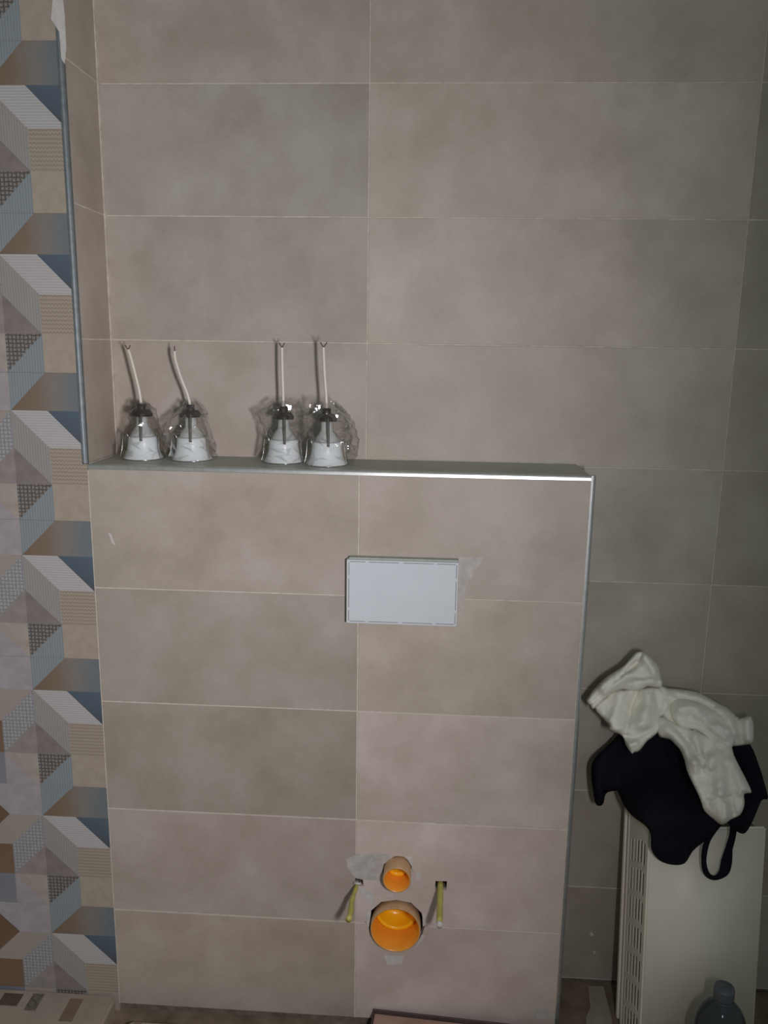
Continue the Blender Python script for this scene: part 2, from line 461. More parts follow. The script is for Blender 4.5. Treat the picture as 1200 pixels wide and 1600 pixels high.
# aluminium edge trims (rounded profile)
def trim(name, make, label, mat=ALU):
    bm = bmesh.new(); make(bm)
    o = link(name, mesh(bm, name, mat)); tag(o, label, 'trim', kind='structure')
    return o
R_ = .0098
P = [(R_, SH-R_), (0, SH-R_), (R_*.055, SH-R_*.45), (R_*.14, SH-R_*.22), (R_*.36, SH-R_*.06), (R_*.7, SH), (R_, SH)]
trim('trim_1', lambda bm: prism(bm, P, 'x', XL+.001, XR-R_), 'shiny aluminium edge trim along the front of the shelf')
Pv = [(XR-R_, 0), (XR-R_*.62, 0), (XR-R_*.30, R_*.12), (XR-R_*.08, R_*.38), (XR, R_*.7), (XR, R_), (XR-R_, R_)]
trim('trim_2', lambda bm: prism(bm, Pv, 'z', .015, SH), 'vertical aluminium edge trim on the right corner of the low wall', ALU2)
Pl = [(p[0]-XR+XL, p[1]) for p in Pv]
trim('trim_3', lambda bm: prism(bm, Pl, 'z', SH+.001, TOP), 'vertical aluminium corner trim beside the patterned tiles above the shelf', ALU3)

# plaster smears and chips on the tiles
def patch(parent, pts, y, th=.0008, name='plaster_smear', mat=PLASTER):
    w3 = [at(px, py, y) for px, py in pts]
    bm = bmesh.new(); prism(bm, [(p.x, p.z) for p in w3], 'y', y-th, y+.0002)
    return link(name, mesh(bm, name, mat), parent)
def zp(pts, ox, oy, s): return [(ox+a/s, oy+b/s) for a, b in pts]
THIN = plain('thin_plaster_film', (180, 172, 165), .8, var=12, scale=50, bmp=.2)
patch(wm, zp([(300,140),(480,135),(545,150),(480,200),(455,300),(340,295),(300,285),(250,220),(245,170)], 480, 1300, 4), 0, mat=THIN)
patch(wm, zp([(320,340),(370,365),(405,375),(425,440),(415,480),(380,440),(340,400)], 480, 1300, 4), 0)
patch(wm, zp([(615,150),(660,155),(655,320),(640,310),(655,215)], 480, 1300, 4), 0)
patch(wm, zp([(680,255),(695,245),(712,270),(695,302),(682,290)], 480, 1300, 4), 0)
patch(wm, zp([(480,770),(605,775),(590,828),(500,830)], 480, 1300, 4), 0)
patch(wm, zp([(715,640),(738,650),(690,710),(660,745),(690,690)], 480, 1300, 4), 0)
patch(wm, zp([(495,390),(545,392),(530,405),(505,402)], 480, 1300, 4), 0)
patch(wm, zp([(720,500),(740,520),(740,580),(722,590)], 480, 1300, 4), 0)
patch(wm, zp([(380,480),(400,500),(385,600),(372,580),(368,520)], 480, 1300, 4), 0)
patch(wm, zp([(470,530),(478,545),(498,598),(485,590)], 680, 1380, 4.286), 0)
patch(wm, zp([(665,870),(690,830),(730,812),(760,850),(770,880),(700,915),(672,900)], 680, 1380, 4.286), 0, mat=THIN)
patch(wm, [(169,832),(174,835),(180,852),(175,848)], 0)
patch(wm, zp([(1000,185),(1195,185),(1130,270),(1050,400),(1030,600),(1000,620),(995,400)], 500, 830, 4.615), 0, .0006, mat=THIN)
patch(wl, zp([(330,0),(395,0),(405,90),(415,300),(405,400),(385,370),(372,200),(320,120)], 0, 0, 4), 0, .0015)
patch(wb, [(921,1458),(925,1456),(928,1461),(924,1463)], DEP); patch(wb, [(926,1486),(929,1485),(931,1489),(928,1491)], DEP)

# ------------------------------------------------------------------ flush plate cover
pl = empty('flush_box_cover', (-.0495, 0, Z0-.483))
tag(pl, 'white plastic flush box cover standing out of the tiled wall', 'cover')
WHITE = plain('white_plastic', (202, 205, 208), .35, var=2)
c1, c2, c3, c4 = [at(u, v, -.020) for u, v in ((541.5, 874), (716.5, 880), (713.5, 979), (541, 974))]
x0, x1 = (c1.x+c4.x)/2, (c2.x+c3.x)/2; z1, z0 = (c1.z+c2.z)/2, (c3.z+c4.z)/2
ox, oz = pl.location.x, pl.location.z
link('cover_body', boxmesh((x0-ox, -.020, z0-oz), (x1-ox, -.0002, z1-oz), 'cover_body', WHITE, .0015, 2), pl)
SLIT = plain('shadow_grey_slit', (120, 120, 118), .7, var=4)  # shade inside the slits, put into grey strips on the face
hw, hh = (x1-x0)/2, (z1-z0)/2; mx, mz = (x0+x1)/2-ox, (z0+z1)/2-oz
sl = []
for sgn in (1, -1):
    for a, b in ((-.94, -.66), (-.60, -.06), (.02, .56), (.62, .95)): sl.append((mx+a*hw, mx+b*hw, mz+sgn*(hh-.0042), mz+sgn*(hh-.0042)+.0012))
    for a, b in ((-.92, -.58), (-.48, .42), (.52, .92)): sl.append((mx+sgn*(hw-.0042), mx+sgn*(hw-.0042)+.0012, mz+a*hh, mz+b*hh))
for a, b, c, d in sl:
    link('slit_shade', boxmesh((a, -.0204, c), (b, -.0198, d), 'slit_shade', SLIT), pl)
link('unlit_top', boxmesh((x0-ox+.004, -.0165, z1-oz), (x1-ox, -.0003, z1-oz+.004), 'unlit_top', plain('unlit_top_green', (168, 174, 164), .9, var=10, scale=60, bmp=.4), .0015, 2), pl)  # cover's unlit top face, its shade put into a grey-green strip

# ------------------------------------------------------------------ pipes and bolts
def orange(name, base, rough):
    m, nt, b = newmat(name)
    v = objco(nt); n = noisetex(nt, v, 40)
    r = ramp(nt, [(.3, base), (.7, [min(255, q+8) for q in base])])
    nt.links.new(n.outputs[0], r.inputs[0]); nt.links.new(r.outputs[0], b.inputs['Base Color'])
    b.inputs['Roughness'].default_value = rough
    b.inputs['Subsurface Weight'].default_value = .25; b.inputs['Subsurface Radius'].default_value = (.02, .009, .003)
    b.inputs['Subsurface Scale'].default_value = .5
    return m
ORANGE = orange('orange_plastic', (238, 152, 44), .3)
YELLOW = orange('yellow_orange_plastic', (252, 182, 20), .28)
SLEEVE = plain('dusty_orange_sleeve', (190, 150, 112), .5, var=10, scale=50)
def pipe(name, x, z, r, prot, label, step):
    t = empty(name, (x, 0, z)); tag(t, label, 'pipe')
    bm = bmesh.new(); lathe(bm, [(r*.97, .02), (r, .006), (r, -prot+.001), (r-.0008, -prot), (r-.0022, -prot)], 48, 'y')
    link('outer_sleeve', mesh(bm, 'outer_sleeve', SLEEVE, True), t)
    bm = bmesh.new(); lathe(bm, [(r-.0022, -prot), (r-.0042, -prot+.001), (r-.006, step)], 48, 'y')
    link('inner_wall', mesh(bm, 'inner_wall', ORANGE, True), t)
    bm = bmesh.new(); lathe(bm, [(r-.006, step), (r-.0075, step-.004), (r-.0145, step-.004), (r-.016, step-.001), (r-.018, step+.030), (r-.030, step+.036), (.001, step+.036)], 48, 'y')
    link('inner_plug', mesh(bm, 'inner_plug', YELLOW, True), t)
    return t
pipe('flush_pipe', XS, ZS, .0300, .036, 'small orange flush pipe sticking out between the two bolts', .012)
pipe('drain_pipe', XB2, ZB, .0550, .017, 'large orange drain pipe opening below the small pipe', .045)
OLIVE = plain('yellow_green_sleeve', (178, 168, 84), .45, var=12, scale=60)
for (x, z), nm, lab, tip, dx in ((ROD_L, 'l', 'narrow threaded bolt with twisted yellow green sleeve left of the orange pipes', False, -.0075),
                                 (ROD_R, 'r', 'threaded bolt with straight yellow green sleeve and white tip right of the pipes', True, -.003)):
    t = empty('wall_bolt', (x, 0, z)); tag(t, lab, 'bolt', 'toilet fixing bolts')
    n = 14; L = .118
    pts = []
    for i in range(n+1):
        f = i/n; wob = 0 if tip else .0016*math.sin(f*9)
        pts.append((dx*f+wob, .012-(L+.012)*f, 0))
    bm = bmesh.new(); tube(bm, pts, [.0066]*(n+1) if tip else [.0036+.0026*(i/n)+.0006*math.sin(i*1.9) for i in range(n+1)], 10)
    link('sleeve', mesh(bm, 'sleeve', OLIVE, True), t)
    bm = bmesh.new(); tube(bm, [(0, .020, 0), (0, -.006, 0)], .005, 10)
    link('threaded_rod', mesh(bm, 'threaded_rod', STEEL, True), t)
    if tip:
        bm = bmesh.new(); lathe(bm, [(.0062, -.1265), (.0062, -.120), (.0062, -.118)], 12, 'y', (dx, 0, 0), True, True)
        link('tip_cap', mesh(bm, 'tip_cap', PLASTER, True), t)
    else:
        bm = bmesh.new(); tube(bm, smoothpath([(-.006, -.002, -.003), (-.004, -.008, .004), (.003, -.012, .006), (.008, -.006, .002)]), .0026, 6)
        link('bent_tab', mesh(bm, 'bent_tab', PLASTER, True), t)

# ------------------------------------------------------------------ recessed lamps in plastic bags
LWHITE = plain('white_lacquer', (232, 236, 236), .3, var=2)
FROST = plain('frosted_lamp_glass', (196, 198, 194), .35, var=5)
BLACK = plain('dark_brown_bakelite', (52, 42, 38), .45, var=6)
CABLE = plain('white_cable', (214, 206, 192), .5, var=4)
COPPER = plain('dark_wire_end', (88, 58, 50), .5, var=6)
def film():
    m, nt, b = newmat('clear_plastic_film')
    out = nt.nodes['Material Output']
    tr = nt.nodes.new('ShaderNodeBsdfTransparent'); tr.inputs[0].default_value = (.93, .925, .92, 1)
    gl = nt.nodes.new('ShaderNodeBsdfGlossy'); gl.inputs['Roughness'].default_value = .06
    v = objco(nt); n = noisetex(nt, v, 45, 3)
    bp = nt.nodes.new('ShaderNodeBump'); bp.inputs['Strength'].default_value = .38; bp.inputs['Distance'].default_value = .006
    nt.links.new(n.outputs[0], bp.inputs['Height']); nt.links.new(bp.outputs[0], gl.inputs['Normal'])
    fr = nt.nodes.new('ShaderNodeFresnel'); fr.inputs[0].default_value = 1.5
    nt.links.new(bp.outputs[0], fr.inputs['Normal'])
    ad = nt.nodes.new('ShaderNodeMath'); ad.operation = 'MULTIPLY_ADD'; ad.inputs[1].default_value = .35; ad.inputs[2].default_value = .06
    nt.links.new(fr.outputs[0], ad.inputs[0])
    mx = nt.nodes.new('ShaderNodeMixShader')
    nt.links.new(ad.outputs[0], mx.inputs[0]); nt.links.new(tr.outputs[0], mx.inputs[1]); nt.links.new(gl.outputs[0], mx.inputs[2])
    nt.links.new(mx.outputs[0], out.inputs['Surface'])
    return m
FILM = film()
def fixture(x, y, label, cable, bag, wires, seed, rot):
    t = empty('recessed_lamp', (x, y, SH)); tag(t, label, 'lamp', 'recessed lamps on the shelf')
    bm = bmesh.new()
    lathe(bm, [(.036, .0008), (.0405, .0006), (.0412, .002), (.0405, .0035), (.0385, .006), (.0355, .012), (.0325, .021), (.0305, .032), (.0295, .043), (.0285, .046), (.0265, .047), (.012, .0475), (.001, .0475)], 40)
    link('bell_housing', mesh(bm, 'bell_housing', LWHITE, True), t)
    bm = bmesh.new(); lathe(bm, [(.0405, .0002), (.0424, .0004), (.0424, .0016), (.041, .0022)], 40)
    link('rim_ring', mesh(bm, 'rim_ring', STEEL, True), t)
    bm = bmesh.new(); lathe(bm, [(.0245, .0476), (.0225, .054), (.017, .062), (.0125, .068), (.0115, .073), (.0115, .087), (.009, .088)], 28)
    link('bulb', mesh(bm, 'bulb', FROST, True), t)
    bm = bmesh.new()
    lathe(bm, [(.001, .0885), (.013, .0885), (.0155, .090), (.015, .094), (.0098, .1005), (.0088, .104), (.0088, .1125), (.0075, .114), (.001, .114)], 20)
    h = link('lamp_holder', mesh(bm, 'lamp_holder', BLACK, True), t)
    for s in (-1, 1):
        bm = bmesh.new(); prism(bm, [(s*.004, .088), (s*.020, .088), (s*.0205, .093), (s*.015, .102), (s*.005, .103)], 'y', -.008, .008)
        link('holder_wing', mesh(bm, 'holder_wing', BLACK), h)
    # bracket wire from the holder down to the bell, in front
    bm = bmesh.new(); tube(bm, [(.004, -.012, .096), (.006, -.022, .085), (.007, -.027, .06), (.0075, -.0315, .045), (.0075, -.0315, .040)], [.0028, .0028, .0026, .0024, .003], 8)
    link('bracket', mesh(bm, 'bracket', plain('bracket_grey', (112, 106, 100), .35, var=6) if 'bracket_grey' not in MATS else MATS['bracket_grey'], True), t)
    for s in (-1, 1):
        bm = bmesh.new()
        tube(bm, smoothpath([(s*.0292, -.004, .040), (s*.0315, -.004, .050), (s*.0365, -.008, .052), (s*.038, -.012, .044), (s*.0395, -.016, .020), (s*.0435, -.018, .004)]), .0010, 6)
        link('spring_clip', mesh(bm, 'spring_clip', STEEL, True), t)
    bm = bmesh.new(); cp_ = smoothpath([(0, 0, .112)]+cable, 6); tube(bm, cp_, .0030, 8)
    co = link('cable', mesh(bm, 'cable', CABLE, True), t)
    for dxw in wires:
        p = Vector(cable[-1]); bm = bmesh.new()
        tube(bm, [p, p+Vector((dxw*.55, 0, .005)), p+Vector((dxw, 0, .0095))], .0011, 6)
        link('wire_end', mesh(bm, 'wire_end', COPPER, True), co)
    # the bag: crumpled film around the lamp, outline (z, left, right) in metres
    rnd = random.Random(seed); bm = bmesh.new(); seg = 22; rings = []
    zz = []
    lv = bag; nst = 15
    for i in range(nst+1):
        f = i/nst*(len(lv)-1); k = min(int(f), len(lv)-2); q = f-k
        zz.append([lv[k][j]*(1-q)+lv[k+1][j]*q for j in range(4)])
    for i, (z, l, r, dp) in enumerate(zz):
        ring = []
        for k2 in range(seg):
            a = 2*math.pi*(k2+.5*(i % 2))/seg; c_, s_ = math.cos(a), math.sin(a)
            hx = r if c_ > 0 else -l
            px = abs(c_)**.8*(1 if c_ > 0 else -1)*hx; py = s_*dp
            j = .0040 if 0 < i else .001
            ring.append(bm.verts.new((px+rnd.uniform(-j, j), py+rnd.uniform(-j, j), max(.0012, z+rnd.uniform(-j, j)))))
        rings.append(ring)
    for A, B in zip(rings, rings[1:]):
        for k2 in range(seg):
            a, b, c, d = A[k2], A[(k2+1) % seg], B[(k2+1) % seg], B[k2]
            if rnd.random() < .5: bm.faces.new((a, b, c)); bm.faces.new((a, c, d))
            else: bm.faces.new((a, b, d)); bm.faces.new((b, c, d))
    bo = link('plastic_bag', mesh(bm, 'plastic_bag', FILM), t)
    bo['label'] = 'clear crumpled plastic bag'
    return t
Yc = .098
fixture(-.599, Yc, 'bagged white recessed lamp standing nearest the left corner of the shelf', [(-.003, 0, .14), (-.010, 0, .175), (-.020, .004, .212), (-.0245, .006, .223)],
        [(.0, -.052, .044, .046), (.02, -.046, .043, .046), (.05, -.034, .040, .040), (.08, -.022, .033, .032), (.10, -.024, .026, .022), (.118, -.010, .012, .012)], (-.006, .005), 1, 0)
fixture(-.496, Yc, 'bagged white recessed lamp second from the left corner, cable bent left', [(-.005, 0, .135), (-.018, 0, .17), (-.029, .004, .205), (-.0305, .006, .222)],
        [(.0, -.046, .052, .046), (.02, -.043, .050, .046), (.05, -.062, .044, .040), (.075, -.055, .036, .032), (.098, -.026, .034, .024), (.118, -.010, .024, .012)], (.0,), 2, 0)
fixture(-.3015, Yc-.003, 'bagged white recessed lamp third from the left, bag corner flaring left', [(0, 0, .14), (-.001, 0, .18), (-.002, .003, .222), (-.002, .004, .232)],
        [(.0, -.046, .048, .046), (.02, -.042, .050, .046), (.05, -.038, .052, .040), (.08, -.048, .050, .032), (.100, -.056, .050, .022), (.125, -.022, .044, .012)], (-.006, .005), 3, 0)
fixture(-.209, Yc-.028, 'bagged white recessed lamp at the right end, bag spreading to its right', [(-.001, 0, .14), (-.004, 0, .18), (-.0065, .003, .222), (-.007, .004, .234)],
        [(.0, -.044, .056, .046), (.02, -.040, .060, .046), (.05, -.035, .066, .038), (.075, -.036, .060, .030), (.10, -.036, .044, .020), (.128, -.034, .020, .010)], (-.006, .007), 4, 0)

# ------------------------------------------------------------------ radiator standing on its end
RAD_RZ = .105
rad = empty('radiator', (.480, -.072, .0152), RAD_RZ); rad.rotation_euler = (-.10, 0, RAD_RZ); tag(rad, 'white panel radiator standing on end against the back wall', 'radiator')
RW, RD, RH = .249, .150, Z0-.985
ENAMEL = plain('cream_white_enamel', (234, 224, 208), .45, var=4, scale=10)
# local axes: x along the front panel, y towards the wall, z up; the grille faces -x
bm = bmesh.new()
box(bm, (0, 0, .002), (RW, .012, RH))
bmesh.ops.bevel(bm, geom=bm.edges[:], offset=.004, segments=3, affect='EDGES')
link('front_panel', mesh(bm, 'front_panel', ENAMEL, True), rad)
link('back_panel', boxmesh((-.004, RD-.022, .002), (RW, RD-.010, RH-.020), 'back_panel', ENAMEL, .003, 2), rad)
link('guide_rail', boxmesh((-.002, RD-.040, .002), (.012, RD-.031, RH+.006), 'guide_rail', ENAMEL, .002, 2), rad)
link('end_cover', boxmesh((.004, .0125, RH-.030), (RW-.004, RD-.0225, RH-.016), 'end_cover', plain('dusty_grey_metal', (128, 130, 120), .7, var=18, scale=60), .001), rad)
link('convector_core', boxmesh((.045, .030, .02), (RW-.02, RD-.05, RH-.04), 'convector_core', plain('slot_shade_beige', (112, 100, 86), .8, var=14, scale=80), .001), rad)  # core behind the grille, the slots' inner shade put into its colour
link('end_cap', boxmesh((RW-.010, .0125, .002), (RW, RD-.0225, RH-.016), 'end_cap', ENAMEL, .001), rad)
# grille plate with real slots
gy0, gy1 = .002, RD-.042
zs = [0.004]; slotrows = []
ztop = RH-.052
z = ztop
while z-.055 > .006:
    slotrows.append((z-.051, z)); z -= .0655
ncol = 5; pitch = (gy1-gy0-.020)/ncol
slotcols = [(gy0+.014+i*pitch, gy0+.014+i*pitch+.0104) for i in range(ncol)]
bm = bmesh.new()
def gbox(y0, y1, za, zb): box(bm, (-.0006, y0, za), (.0012, y1, zb))
ye = [gy0]+[v for c in slotcols for v in c]+[gy1]
for i in range(0, len(ye)-1, 2): gbox(ye[i], ye[i+1], .004, RH-.003)
for ci, (ya, yb) in enumerate(slotcols):
    off = (2-ci)*.008-(.006 if ci == 0 else 0)
    edges = [RH-.003]
    for a, b in slotrows: edges += [b+off, a+off]
    edges.append(.004)
    for i in range(0, len(edges)-1, 2): gbox(ya, yb, edges[i+1], edges[i])
bmesh.ops.remove_doubles(bm, verts=bm.verts[:], dist=1e-6)
link('grille', mesh(bm, 'grille', ENAMEL), rad)

# ------------------------------------------------------------------ clothes thrown over the radiator
def seg_d(p, a, b):
    ax, ay = a; bx, by = b; dx, dy = bx-ax, by-ay; L = dx*dx+dy*dy
    t = 0 if L == 0 else max(0, min(1, ((p[0]-ax)*dx+(p[1]-ay)*dy)/L))
    return math.hypot(p[0]-ax-t*dx, p[1]-ay-t*dy)
def poly_d(p, pts, closed=True):
    n = len(pts)
    return min(seg_d(p, pts[i], pts[(i+1) % n]) for i in range(n if closed else n-1))
def sstep(a, b, x):
    t = max(0, min(1, (x-a)/(b-a))); return t*t*(3-2*t)
def inside(p, pts):
    r = False; n = len(pts)
    for i in range(n):
        (x1_, y1_), (x2_, y2_) = pts[i], pts[(i+1) % n]
        if (y1_ > p[1]) != (y2_ > p[1]) and p[0] < (x2_-x1_)*(p[1]-y1_)/(y2_-y1_)+x1_: r = not r
    return r
def roundpoly(pts, n=4):
    out = []; N = len(pts)
    for i in range(N):
        p0, p1, p2, p3 = [Vector(pts[(i+k) % N]) for k in (-1, 0, 1, 2)]
        for k in range(n):
            t = k/n
            v = .5*((2*p1)+(p2-p0)*t+(2*p0-5*p1+4*p2-p3)*t*t+(3*p1-p0-3*p2+p3)*t**3)
            out.append((v.x, v.y))
    return out
def cloth(name, outline, ybase, thick, rim, folds, seed, amp, nscale, step, mat, parent):
    """a crumpled garment: its own front and back surface with folds, closed along the hem"""
    ol = roundpoly(outline, 3); rnd = random.Random(seed)
    xs = [p[0] for p in ol]; ys = [p[1] for p in ol]
    pts = [Vector(p) for p in ol]; nb = len(pts)
    j = 0; yv = min(ys)+step*.5
    while yv < max(ys):
        xv = min(xs)+(step*.5 if j % 2 else 0)
        while xv < max(xs):
            q = (xv+rnd.uniform(-.2, .2)*step, yv+rnd.uniform(-.2, .2)*step)
            if inside(q, ol) and poly_d(q, ol) > step*.45: pts.append(Vector(q))
            xv += step
        yv += step*.87; j += 1
    vs, es, fs, ov, oe, of = delaunay_2d_cdt(pts, [(i, (i+1) % nb) for i in range(nb)], [list(range(nb))], 1, 1e-4)
    bm = bmesh.new(); front = []; back = []
    for i, p in enumerate(vs):
        d = poly_d(p, ol); e = min(d/rim, 1); prof = math.sqrt(max(0, 1-(1-e)**2))
        h = thick*prof
        for line, hgt, wid in folds:
            q_ = poly_d(p, line, False)/wid
            h += hgt*(math.exp(-q_*q_) if hgt > 0 else math.exp(-1.2*q_))*min(1, d/4)
        nv = Vector((p.x/nscale, p.y/nscale, seed*3.7))
        wv = noise.noise_vector(nv*.6)*.9
        rg = 1-2*abs(noise.noise(nv+wv)); rg2 = noise.noise((nv+wv)*2.3)
        h += amp*(rg*.55+rg2*.3)*min(1, .25+d/7)
        fine = 1-2*abs(noise.noise((nv+wv)*3.1+Vector((9, 2, 4))))
        h += amp*.22*fine*min(1, d/6)
        y = ybase(p.x, p.y)
        wob = amp*.5*noise.noise(nv*1.7+Vector((5, 5, 5)))
        if d < .3:
            v = bm.verts.new(at(p.x, p.y, y+wob)); front.append(v); back.append(v)
        else:
            front.append(bm.verts.new(at(p.x, p.y, y+wob*(1-e)-h)))
            back.append(bm.verts.new(at(p.x, p.y, y+wob*(1-e)+.002+.004*prof)))
    for f in fs:
        try: bm.faces.new([front[i] for i in f])
        except ValueError: pass
        b = [back[i] for i in f][::-1]
        try: bm.faces.new(b)
        except ValueError: pass
    me = mesh(bm, name, mat, True)
    return link(name, me, parent)
def Zc(pts): return zp(pts, 860, 980, 3.529)
def yfront(px): return -.037+.105*((px-1014)*.00127)
def ybase_navy(px, py):
    low = yfront(max(px, 1014))-.022
    high = .100
    y = high+(low-high)*sstep(1180, 1285, py)
    k = sstep(1010, 962, px)
    return y*(1-k)+k*(.110-.03*sstep(1150, 1240, py))
def ybase_white(px, py):
    low = yfront(max(px, 1014))-.062
    return .108-.058*sstep(1080, 1150, py)+(low-.050)*sstep(1130, 1270, py)
WCLOTH = plain('white_cotton', (232, 229, 217), .9, var=8, scale=9, bmp=.1, spec=.15)
NAVY = plain('navy_cotton', (24, 25, 34), .95, var=3, scale=20, bmp=.1, spec=.08)
F = lambda p, h, w_: (Zc(p), h, w_)
wh = empty('white_shirt', at(1060, 1180, .03)); tag(wh, 'crumpled white shirt lying on top of the dark garment on the radiator', 'shirt')
def off(dy): return lambda px, py: ybase_white(px, py)+dy
LAYERS = [
 ('shirt_back', [(590,325),(650,334),(740,345),(820,357),(900,402),(985,450),(1045,500),(1105,494),(1125,590),(1112,640),(1060,655),(995,656),(900,650),(760,610),(640,520),(580,430)], 0, .022, 9,
  [F([(660,390),(820,400),(960,480)], .010, 9), F([(700,380),(900,440)], -.008, 4), F([(985,520),(1015,580)], .014, 9), F([(1030,510),(1060,640)], -.012, 5), F([(900,480),(960,560)], -.008, 5), F([(1080,520),(1090,620)], .008, 6)], 5),
 ('shirt_front', [(240,440),(300,380),(345,342),(470,330),(560,322),(625,345),(662,420),(640,480),(610,500),(612,560),(560,605),(530,630),(492,680),(465,690),(450,696),(418,650),(402,615),(380,592),(332,575),(318,552),(312,530)], -.010, .020, 8,
  [F([(350,500),(390,380)], .010, 11), F([(420,560),(450,420),(480,350)], -.010, 5), F([(520,520),(540,380)], .014, 12), F([(580,350),(600,450)], -.006, 6), F([(400,600),(470,610),(560,560)], -.008, 5), F([(440,650),(470,640)], .008, 5), F([(340,560),(480,540)], .006, 8)], 6),
 ('shirt_drape', [(590,490),(640,500),(700,530),(780,560),(880,600),(960,640),(995,652),(1015,700),(1040,760),(1075,830),(1110,910),(1085,916),(1068,925),(1066,975),(1050,1030),(1000,1060),(950,1092),(900,1055),(850,1010),(828,950),(800,900),(775,840),(752,790),(738,735),(720,680),(690,648),(660,624),(630,612),(600,602),(585,550)], -.014, .018, 9,
  [F([(650,560),(740,650),(800,780)], .012, 9), F([(700,560),(790,660),(840,760)], -.009, 4), F([(800,600),(825,720),(800,740)], .014, 8), F([(850,680),(880,760),(890,900)], -.010, 5), F([(930,700),(940,920)], .013, 11), F([(870,935),(960,950),(1010,930)], -.009, 4), F([(1000,740),(1060,890)], .010, 9), F([(905,960),(945,1060)], .010, 8), F([(1000,960),(1015,1030)], -.010, 4), F([(960,980),(970,1050)], .008, 6), F([(880,720),(860,780),(880,800)], .012, 6)], 7),
 ('sleeve', [(195,400),(210,378),(232,355),(300,285),(350,245),(410,212),(440,178),(475,142),(510,138),(540,145),(575,185),(600,222),(612,270),(617,312),(600,332),(545,328),(505,345),(470,352),(400,350),(345,362),(290,400),(240,446),(222,440)], -.026, .020, 8,
  [F([(225,425),(330,320),(480,190)], -.006, 3.5), F([(300,340),(430,270),(560,280)], .012, 10), F([(430,240),(470,200),(500,150)], -.009, 5), F([(470,300),(560,290),(600,300)], -.010, 4), F([(520,170),(570,240)], .010, 8)], 8),
 ('bunched_fold', [(668,400),(700,385),(760,392),(820,405),(870,430),(930,470),(1000,520),(1030,575),(1020,630),(1000,668),(965,692),(920,690),(890,650),(860,610),(800,575),(740,560),(690,530),(655,470)], -.019, .026, 17,
  [F([(720,450),(790,440),(815,480)], .014, 10), F([(760,520),(830,520)], -.008, 5), F([(870,570),(900,600),(960,640)], -.010, 4), F([(850,520),(960,610)], .008, 6)], 9)]
rf = random.Random(21)
for nm, ol, dy, th, rim, fo, sd in LAYERS:
    us = [p[0] for p in ol]; vs_ = [p[1] for p in ol]
    for k in range(9):       # small creases: diagonal in the bunched top, running down in the hanging part
        u, v = rf.uniform(min(us), max(us)), rf.uniform(min(vs_), max(vs_))
        a = math.radians((-40 if u < 600 else 35 if v < 650 else 75)+rf.uniform(-25, 25)); L_ = rf.uniform(40, 120)
        fo = fo+[F([(u, v), (u+L_*math.cos(a), v+L_*math.sin(a))], rf.choice((-1, 1))*rf.uniform(.002, .005), rf.uniform(3, 6))]
    o = cloth(nm, Zc([(a+rf.uniform(-4, 4), b+rf.uniform(-4, 4)) for a, b in ol]), off(dy), th, rim, [(l_, h_*1.7, w_) for l_, h_, w_ in fo], sd, .005, 17, 2.6, WCLOTH, None)
    o.parent = wh; o.matrix_parent_inverse = Matrix.Translation(wh.location).inverted()
navy_out = Zc([(385,585),(330,640),(250,715),(226,770),(228,850),(246,965),(270,985),(292,972),(306,918),(345,905),(372,908),(400,972),(450,1040),(520,1092),(552,1140),(556,1225),(600,1285),(668,1310),(740,1303),(785,1235),(838,1190),(905,1135),(960,1060),(985,1090),(1030,1128),(1075,1135),(1120,1060),(1165,955),(1200,945),(1182,865),(1150,760),(1098,640),(1000,560),(850,520),(650,520),(500,520)])
navy_folds = [F([(420,620),(560,900),(640,1240)], .010, 14), F([(300,680),(270,900)], .008, 9), F([(600,640),(760,1000),(800,1150)], .008, 14), F([(370,900),(380,700)], -.010, 6), F([(500,900),(620,1200)], -.006, 8), F([(1060,700),(1120,900),(1080,1060)], .010, 10)]
nv = empty('dark_garment', at(1060, 1350, -.05)); tag(nv, 'dark navy garment with a strap loop draped over the radiator', 'garment')
nb_ = cloth('garment_body', navy_out, ybase_navy, .018, 9, navy_folds, 9, .006, 30, 5, NAVY, None)
nb_.parent = nv; nb_.matrix_parent_inverse = Matrix.Translation(nv.location).inverted()
# strap loop: a flat band hanging in a loop in front of the panel
sp_ = Zc([(930,1075),(890,1135),(858,1200),(846,1290),(862,1358),(905,1382),(955,1350),(972,1290),(985,1220),(1004,1150),(1010,1090)])
sw = [.009, .0085, .0075, .005, .0062, .0072, .0105, .0105, .0072, .0078, .009]
pp = [at(x, y, yfront(x)-.016-.006*math.sin(i*.6)) for i, (x, y) in enumerate(sp_)]
sm = smoothpath(pp, 5); rr = []
for i in range(len(sm)):
    f = i/5; k = min(int(f), len(sw)-2); rr.append(sw[k]+(sw[k+1]-sw[k])*(f-k))
bm = bmesh.new(); rings = []
for i, p in enumerate(sm):
    t = (sm[min(i+1, len(sm)-1)]-sm[max(i-1, 0)]).normalized(); u = t.cross(Vector((0, 1, 0))).normalized()
    tw = .35*math.sin(i*.22); n_ = Vector((0, 1, 0))
    a = (u*math.cos(tw)+n_*math.sin(tw)); b = (n_*math.cos(tw)-u*math.sin(tw))
    rings.append([bm.verts.new(p+a*rr[i]*math.cos(q)+b*.0022*math.sin(q)) for q in [2*math.pi*k/10 for k in range(10)]])
for A, B in zip(rings, rings[1:]):
    for k in range(10): bm.faces.new((A[k], A[(k+1) % 10], B[(k+1) % 10], B[k]))
bm.faces.new(rings[0]); bm.faces.new(rings[-1])
st = link('strap', mesh(bm, 'strap', NAVY, True), nv); st.matrix_parent_inverse = Matrix.Translation(nv.location).inverted()

